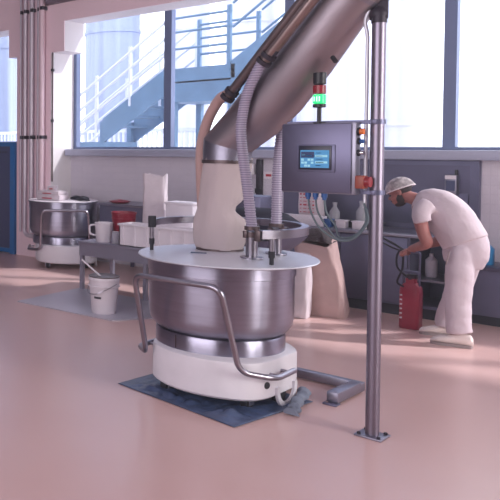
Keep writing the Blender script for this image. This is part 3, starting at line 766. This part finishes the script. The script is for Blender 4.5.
tag(MB().lathe([(.05, .42), (.055, .43), (.055, .60), (.02, .64), (.02, .67)], (-2.80, 9.2, 0), 20).build('bottle', 'white_plastic'), 'pale bottle on the shelf of the open cabinet behind the worker', 'bottle', 'bottles on the back counter')

# big splash panel over the worktop
sp = thing('splash_panel', 'tall grey steel splash panel behind the stooping worker', 'panel', (-3.9, 9.57, .89))
MB().bx(-4.55, -2.50, 9.57, 9.60, .886, 1.63).build('sheet', 'steel_panel', sp)
MB().bx(-2.56, -2.48, 9.52, 9.60, .886, 1.655).bx(-4.55, -2.56, 9.54, 9.60, 1.60, 1.655).build('frame', 'steel_dull', sp)
MB().bx(-3.38, -2.58, 9.555, 9.572, .95, 1.30, .004).build('inset', 'steel_dull', sp)
ds = thing('soap_dispenser', 'small white and blue wall dispenser above the worker\'s back', 'dispenser', (-2.72, 9.5, 1.36))
MB().bx(-2.775, -2.665, 9.47, 9.57, 1.28, 1.50, .006).build('body', 'steel_soft', ds); MB().bx(-2.77, -2.67, 9.462, 9.471, 1.455, 1.495).build('top_strip', 'white_plastic', ds)
MB().bx(-2.76, -2.68, 9.463, 9.471, 1.33, 1.44).build('window', 'navy_panel', ds); MB().cyl((-2.69, 9.54, 1.50), (-2.69, 9.54, 1.555), .014, 10).build('knob', 'black', ds)

# low cupboard at far right with blue bottle
lc = thing('low_cupboard', 'low dark steel cupboard at the right edge behind the worker', 'cupboard', (-1.9, 9.35, 0))
MB().bx(-2.47, -1.2, 9.12, 9.58, .10, .56).build('body', 'steel_dull', lc); MB().bx(-2.48, -1.18, 9.08, 9.59, .56, .60, .004).build('top', 'steel_panel', lc); MB().bx(-2.47, -1.2, 9.18, 9.58, 0, .10).build('plinth', 'dark_in', lc)
tag(MB().lathe([(.075, .60), (.08, .61), (.08, .76), (.03, .82), (.03, .85)], (-2.36, 9.3, 0), 24).build('bottle', 'bottle_blue'), 'bright blue bottle on the low cupboard behind the worker', 'bottle')
tag(MB().lathe([(.04, .60), (.045, .61), (.045, .74), (.02, .78), (.02, .80)], (-2.16, 9.25, 0), 20).build('bottle', 'gland_blue'), 'small dark blue bottle at the right edge on the low cupboard', 'bottle')

# items on the back worktop
ZC = .885
tag(MB().lathe([(.10, .98), (.15, 1.005), (.155, 1.012), (.14, 1.015), (.05, 1.03), (.02, 1.035)], (-6.72, 9.12, 0), 32).build('red_dish', 'red_plastic'), 'flat dark red dish on the raised side bench beyond the jug', 'dish')
def plainsack():
    x, y = -4.02, 9.15
    t = sack('printed_sack', x, y, ZC, .26, .14, .42, 'paper_white', 'white sack with red print standing on the back worktop', .0, seed=5, bulge=.02)
    p = MB()
    for r in range(7):
        for k in range(4):
            w = .018+.02*((r*3+k*5) % 3)/2
            p.box((x-.09+k*.048, y-.078, ZC+.36-r*.042), (w, .006, .018 if r in (0, 3) else .008))
    p.build('print', 'print_red', t)
plainsack()
def cbottle(x, y, r, h, m, label):
    tag(MB().lathe([(r*.9, ZC), (r, ZC+.01), (r, ZC+h*.6), (r*.4, ZC+h*.8), (r*.4, ZC+h*.92), (r*.5, ZC+h*.92), (r*.5, ZC+h)], (x, y, 0), 20).build('bottle', m), label, 'bottle', 'bottles on the back counter')
cbottle(-3.80, 9.25, .055, .27, 'clear_plastic', 'clear bottle on the worktop right of the printed sack')
cbottle(-3.52, 9.28, .06, .30, 'clear_plastic', 'taller clear bottle on the worktop behind the hanging cables')
for x, w, m, lab in ((-3.62, .10, 'white_plastic', 'small white tub on the worktop left of its twin'), (-3.44, .12, 'white_plastic', 'small white tub on the worktop right of its twin'), (-3.76, .07, 'gland_blue', 'small blue tub on the worktop beside the white tubs')):
    tag(MB().bx(x-w/2, x+w/2, 8.96, 9.06, ZC, ZC+.085, .008).bx(x-w/2-.006, x+w/2+.006, 8.955, 9.065, ZC+.08, ZC+.092, .003).build('small_tub', m), lab, 'tub', 'small tubs on the worktop')
tag(MB().bx(-3.72, -3.32, 9.14, 9.36, ZC, ZC+.06, .01).bx(-3.74, -3.30, 9.12, 9.38, ZC+.05, ZC+.068, .004).build('black_tray', 'black'), 'black tray on the back worktop behind the small tubs', 'tray')
tag(MB().bx(-4.3, -3.8, 8.95, 9.06, ZC, ZC+.12, .01).build('white_container', 'white_plastic'), 'long white container on the worktop in front of printed sack', 'container')
# wall sockets
ws = thing('wall_socket', 'pale wall socket box with hanging cable under the sill left of the hose', 'socket', (-4.95, 9.55, 1.45))
MB().bx(-5.11, -4.93, 9.53, 9.60, 1.44, 1.58, .006).build('box', 'white_plastic', ws); MB().bx(-5.08, -4.96, 9.522, 9.531, 1.46, 1.50).build('flap', 'steel_dull', ws)
MB().tube(curve([(-5.0, 9.54, 1.45), (-5.0, 9.52, 1.35), (-5.06, 9.53, 1.25), (-5.12, 9.54, 1.05)], 6), .007, 8).build('cable', 'black', ws)
tk = thing('cable_trunking', 'dark upright cable trunking on the wall right of the socket', 'trunking', (-4.87, 9.56, .9))
MB().bx(-4.90, -4.83, 9.54, 9.60, .9, 1.64, .004).build('channel', 'clamp_dark', tk); MB().bx(-4.91, -4.82, 9.534, 9.545, 1.2, 1.26).build('clip', 'black', tk)
sg = thing('warning_label', 'small white label with red mark beside the dark trunking', 'sign', (-4.74, 9.55, 1.42))
MB().bx(-4.80, -4.67, 9.548, 9.568, 1.39, 1.48).build('plate', 'white_plastic', sg); MB().bx(-4.77, -4.70, 9.542, 9.55, 1.42, 1.45).build('mark', 'print_red', sg)
# stainless box seen between the hoses
tag(MB().bx(-4.02, -3.70, 7.30, 7.62, .0, 1.305, .012).build('steel_hopper', 'steel_panel'), 'plain grey steel hopper cabinet glimpsed between the two ribbed hoses', 'hopper')
# dark domed tub behind the lid
dt = thing('domed_tub', 'round steel tub with dark domed cover behind the front bowl', 'tub', (-3.42, 6.55, 0))
MB().lathe([(.24, 0), (.27, .02), (.29, .60), (.33, .88), (.46, 1.0), (.48, 1.03)], (-3.42, 6.55, 0), 48).build('body', 'steel_dull', dt)
MB().lathe([(.48, 1.03), (.475, 1.06), (.42, 1.13), (.32, 1.20), (.18, 1.245), (.02, 1.255)], (-3.42, 6.55, 0), 48).build('cover', 'dome_dark', dt)

# ---- sacks on the floor
sack('kraft_sack', -3.505, 8.40, 0, .38, .28, .80, 'paper_kraft', 'big open kraft paper sack of dark chips on the floor near cabinet', .15, seed=1, bulge=.10, fill=('choc', .99), lean=(-.15, 0))
sack('paper_sack', -3.685, 8.08, 0, .25, .20, .66, 'paper_white', 'white paper sack on the floor left of the kraft sack', .2, seed=4, bulge=.03)

# ================================================================== RED CANISTER
cn = thing('sprayer_canister', 'red plastic sprayer canister with grey handle frame by the worker\'s hands', 'canister', (-2.73, 8.42, 0))
cx, cy = -2.735, 8.43
def rrect(cx, cy, w, d, z, n=28, e=.4):
    out = []
    for q in range(n):
        a = 2*PI*q/n; c_, s_ = math.cos(a), math.sin(a)
        out.append((cx+math.copysign(abs(c_)**e, c_)*w/2, cy+math.copysign(abs(s_)**e, s_)*d/2, z))
    return out
MB().poly([rrect(cx, cy, w, d, z) for w, d, z in ((.165, .125, 0), (.18, .14, .015), (.18, .14, .37), (.17, .13, .41), (.12, .09, .445), (.085, .085, .455), (.085, .085, .50))]).build('tank', 'red_can', cn)
hf = MB()
for s in (-1, 1): hf.tube([(cx+s*.07, cy, .40), (cx+s*.072, cy, .74)], .010, 10)
hf.tube(fillet([(cx-.072, cy, .70), (cx-.072, cy, .76), (cx+.072, cy, .76), (cx+.072, cy, .70)], .03), .012, 10); hf.bx(cx-.075, cx+.075, cy-.012, cy+.012, .545, .575, .004)
hf.build('handle_frame', 'steel_dull', cn)
MB().cyl((cx, cy, .49), (cx, cy, .535), .045, 18).build('cap', 'clamp_dark', cn)
MB().tube(curve([(cx-.02, cy-.06, .52), (cx-.10, cy-.07, .60), (cx-.11, cy-.06, .72), (cx-.07, cy-.04, .78), (cx-.06, cy-.06, .60), (cx-.10, cy-.075, .46), (cx-.04, cy-.08, .42)], 7), .009, 8).build('hose', 'rubber', cn)
lg = MB()
for k in range(6): lg.bx(cx-.075, cx-.055, cy-.074, cy-.068, .10+k*.045, .115+k*.045)
lg.build('level_marks', 'white_plastic', cn)

# ================================================================== WORKER
def remesh(mb, name, m, parent, vox, smooth=3, fac=.5, wrinkle=None):
    bmesh.ops.recalc_face_normals(mb.bm, faces=mb.bm.faces)
    me = bpy.data.meshes.new('t'); mb.bm.to_mesh(me); mb.bm.free()
    o = bpy.data.objects.new('t', me); COL.objects.link(o)
    r = o.modifiers.new('r', 'REMESH'); r.mode = 'VOXEL'; r.voxel_size = vox
    if smooth: s = o.modifiers.new('s', 'SMOOTH'); s.iterations = smooth; s.factor = fac
    dg = bpy.context.evaluated_depsgraph_get(); dg.update()
    me2 = bpy.data.meshes.new_from_object(o.evaluated_get(dg))
    bpy.data.objects.remove(o); me2.name = name
    w = parent.location
    for v in me2.vertices: v.co -= w
    if wrinkle:
        from mathutils import noise
        for v in me2.vertices:
            p = v.co; q = Vector((p.x*wrinkle[1]+p.z*5, p.y*wrinkle[1]*.6, p.z*wrinkle[1]*1.2))
            v.co += v.normal*(noise.noise(q)*wrinkle[0]+noise.noise(q*2.3)*wrinkle[0]*.4)
    me2.materials.clear(); me2.materials.append(M[m])
    for p in me2.polygons: p.use_smooth = True
    q = bpy.data.objects.new(name, me2); COL.objects.link(q); q.parent = parent
    return q
def limb(mb, pts, rad, n=16, k=5):
    P = curve(pts, k); R = []
    for i in range(len(rad)-1):
        for j in range(k):
            t = j/k; a, b = rad[i], rad[i+1]
            if isinstance(a, tuple): R.append((a[0]*(1-t)+b[0]*t, a[1]*(1-t)+b[1]*t))
            else: R.append(a*(1-t)+b*t)
    R.append(rad[-1]); mb.tube(P, R, n)
def worker():
    t = thing('person', 'worker in white shirt, trousers and hairnet stooping over the red canister', 'person', (-2.3, 8.15, 0))
    b = MB()
    # head, pitched down: local x = out of the face, z = crown
    hc = Vector((-2.752, 8.15, 1.372)); th = math.radians(24)
    fx = Vector((-math.cos(th), 0, -math.sin(th))); fz = Vector((-math.sin(th), 0, math.cos(th))); fy = Vector((0, -1, 0))
    RM = Matrix((fx, fy, fz)).transposed()
    H = lambda x, y, z: hc+fx*x+fy*y+fz*z
    b.ell(H(-.005, 0, .03), (.098, .077, .09), rot=RM)              # cranium
    b.ell(H(.035, 0, -.045), (.066, .062, .085), rot=RM)            # face
    b.ell(H(.055, 0, -.105), (.040, .042, .032), rot=RM)            # chin
    b.ell(H(.082, 0, .008), (.018, .048, .014), rot=RM)             # brow
    b.tube([H(.092, 0, .0), H(.118, 0, -.038), H(.10, 0, -.05)], [.010, .015, .012], 10)   # nose
    b.ell(H(.098, 0, -.074), (.012, .024, .007), rot=RM); b.ell(H(.094, 0, -.088), (.012, .022, .007), rot=RM)  # lips
    for s in (-1, 1):
        b.ell(H(-.012, s*.078, -.015), (.018, .010, .032), rot=RM)  # ears
        b.ell(H(.07, s*.04, -.045), (.02, .02, .02), rot=RM)
    # neck and upper trunk under the shirt
    limb(b, [H(-.02, 0, -.05), (-2.66, 8.15, 1.315), (-2.58, 8.15, 1.29), (-2.48, 8.15, 1.26), (-2.36, 8.15, 1.12), (-2.24, 8.15, .95)], [.058, .058, .065, .10, .105, .09])
    # near arm
    sh = (-2.545, 7.985, 1.245)
    near = [sh, (-2.515, 7.935, 1.14), (-2.475, 7.92, .995), (-2.455, 7.93, .935), (-2.49, 7.98, .895), (-2.60, 8.08, .845), (-2.645, 8.12, .825)]
    limb(b, near, [.050, .058, .052, .050, .049, .036, .029])
    far = [(-2.545, 8.315, 1.245), (-2.53, 8.36, 1.13), (-2.48, 8.40, .98), (-2.455, 8.39, .93), (-2.50, 8.36, .895), (-2.60, 8.31, .85), (-2.635, 8.29, .835)]
    limb(b, far, [.050, .058, .052, .050, .049, .036, .029])
    # hands: palm, four bent fingers and thumb
    def hand(wr, d, side, up):
        wr, d, up = Vector(wr), Vector(d).normalized(), Vector(up).normalized(); s = d.cross(up).normalized()
        pc = wr+d*.05
        b.ell(pc, (.050, .038, .017), rot=Matrix((d, s, up)).transposed())
        for k, L in enumerate((.068, .078, .073, .056)):
            o = (k-1.5)*.0195
            p0 = wr+d*.075+s*o; p1 = p0+d*L*.42-up*.006; p2 = p1+d*L*.18-up*L*.38; p3 = p2-d*L*.22-up*L*.16
            b.tube(curve([p0-d*.02, p0, p1, p2, p3], 3), [.0095]*12+[.0075], 10)
        q0 = wr+d*.025+s*side*.030; q1 = q0+s*side*.022+d*.025-up*.012; q2 = q1+d*.030-up*.014-s*side*.006
        b.tube(curve([q0, q1, q2], 4), [.012]*8+[.009], 10)
    hand((-2.645, 8.12, .825), (-.75, .5, -.30), -1, (-.15, -.2, 1))
    hand((-2.635, 8.29, .835), (-.85, .1, -.40), 1, (-.2, .15, 1))
    # ankles inside the trousers
    limb(b, [(-2.24, 8.03, .5), (-2.25, 8.01, .25), (-2.235, 8.0, .07)], [.06, .055, .04])
    limb(b, [(-2.28, 8.28, .5), (-2.38, 8.34, .25), (-2.44, 8.36, .07)], [.06, .055, .04])
    limb(b, [(-2.24, 8.15, .95), (-2.22, 8.05, .80), (-2.24, 8.03, .5)], [.09, .06, .05])
    limb(b, [(-2.24, 8.15, .95), (-2.24, 8.25, .80), (-2.28, 8.28, .5)], [.09, .06, .05])
    body = remesh(b, 'body', 'skin', t, .0065, 2)
    for s in (-1, 1):
        e = MB().ell(H(.088, s*.032, -.012), (.011, .014, .009), rot=RM).build('eye', 'eye', t)
        MB().ell(H(.094, s*.034, .012), (.007, .022, .005), rot=RM).build('eyebrow', 'beard', t)
    bd = MB()
    bd.ell(H(.045, 0, -.108), (.050, .048, .030), rot=RM)
    for s in (-1, 1): bd.ell(H(.015, s*.045, -.07), (.038, .022, .050), rot=RM)
    bd.ell(H(.104, 0, -.062), (.010, .026, .006), rot=RM)
    remesh(bd, 'beard', 'beard', t, .007, 1)
    hr = MB().ell(H(-.02, 0, .036), (.092, .080, .092), rot=RM)
    for v in hr.bm.verts:
        l = RM.inverted() @ (v.co-hc)
        if l.z < -.045: v.co = hc+RM @ Vector((l.x, l.y, -.045))
    hr.build('hair', 'beard', t)
    # hairnet: puffy cap with elastic rim
    rings = []; n = 32
    for i in range(9):
        a = i/8*PI/2; ring = []
        for q in range(n):
            w = 2*PI*q/n; puff = 1+.03*math.sin(7*w)*math.sin(a*2)
            ring.append(H(-.012+.130*math.cos(a)*puff*math.cos(w), .102*math.cos(a)*puff*math.sin(w), .020+.115*math.sin(a)*puff-.020*math.cos(w)*math.cos(a)*-1*0))
        rings.append(ring)
    hn = MB().poly(rings, caps=False).build('hairnet', 'hair_net', t)
    rim = [H(-.012+.128*math.cos(2*PI*q/n), .101*math.sin(2*PI*q/n), .018) for q in range(n)]
    MB().tube(rim, .006, 8, loop=True).build('elastic_rim', 'hair_net_rim', hn)
    # shirt
    s = MB()
    limb(s, [(-2.215, 8.15, .925), (-2.245, 8.15, .985), (-2.30, 8.15, 1.075), (-2.37, 8.15, 1.165), (-2.455, 8.15, 1.222), (-2.545, 8.15, 1.268), (-2.62, 8.15, 1.300)],
         [(.170, .185), (.170, .187), (.160, .19), (.146, .195), (.124, .195), (.096, .165), (.066, .080)], 28)
    for y0, y1, y2, sx in ((8.00, 7.945, 7.915, 0), (8.30, 8.355, 8.385, 0)):
        limb(s, [(-2.48, y0, 1.26), (-2.50, y1, 1.215), (-2.495, y2, 1.15), (-2.485, y2, 1.11)], [.080, .078, .073, .072], 18)
    remesh(s, 'shirt', 'shirt', t, .011, 3, .5, (.005, 8))
    # trousers
    s = MB()
    limb(s, [(-2.235, 8.15, .965), (-2.21, 8.15, .89), (-2.22, 8.15, .80), (-2.235, 8.15, .72)], [(.148, .176), (.146, .180), (.140, .178), (.12, .15)], 28)
    limb(s, [(-2.23, 8.11, .91), (-2.222, 8.07, .86), (-2.228, 8.045, .72), (-2.225, 8.03, .52), (-2.225, 8.015, .36), (-2.215, 8.0, .20), (-2.205, 8.0, .125)], [.07, .098, .110, .107, .101, .099, .102], 22)
    limb(s, [(-2.225, 8.19, .91), (-2.215, 8.235, .86), (-2.24, 8.26, .72), (-2.29, 8.28, .52), (-2.345, 8.32, .34), (-2.40, 8.35, .19), (-2.41, 8.36, .10)], [.07, .100, .114, .104, .100, .098, .100], 22)
    remesh(s, 'trousers', 'trousers', t, .011, 3, .5, (.006, 7))
    pk = MB().tube([(-2.265, 7.895, .86), (-2.295, 7.915, .74)], [(.004, .005), (.004, .005)], 6); pk.build('pocket_seam', 'sole', t)
    # shoes
    for (hx, hy), ang in (((-2.135, 8.00), 190), ((-2.345, 8.38), 203)):
        a = math.radians(ang); dv = Vector((math.cos(a), math.sin(a), 0)); nv = Vector((-dv.y, dv.x, 0)); o = Vector((hx, hy, 0))-dv*.02
        def sec(u, w, z0, z1):
            c = o+dv*u; return [c+nv*w*math.cos(2*PI*q/16)+Vector((0, 0, z0+(z1-z0)*(.5+.5*math.sin(2*PI*q/16)))) for q in range(16)]
        MB().poly([sec(-.012, .024, .02, .085), sec(.005, .040, .018, .118), (sec(.06, .044, .018, .13)), sec(.12, .046, .018, .118), sec(.18, .052, .018, .094), sec(.24, .051, .018, .080), sec(.285, .038, .018, .064), sec(.305, .017, .02, .042)]).build('shoe', 'shoe', t)
        so = [o+dv*u+nv*w for u, w in ((-.01, .02), (.0, .036), (.08, .04), (.18, .05), (.25, .048), (.29, .034), (.308, .0), (.29, -.034), (.25, -.048), (.18, -.05), (.08, -.04), (.0, -.036), (-.01, -.02))]
        MB().prism([(p.x, p.y) for p in so], 0, .024).build('sole', 'sole', t)
    return t
worker()
# black tongs held in the near hand
tg = thing('scraper', 'black long handled tool held in the worker\'s hands', 'tool', (-2.85, 8.25, .86))
MB().tube([(-2.72, 8.185, .80), (-2.80, 8.21, .84), (-2.97, 8.27, .91)], [.010, .011, .012], 10).build('handle', 'black', tg)
MB().tube([(-2.74, 8.20, .785), (-2.83, 8.22, .81), (-2.96, 8.27, .855)], [.007, .009, .009], 10).build('lower_arm', 'black', tg)
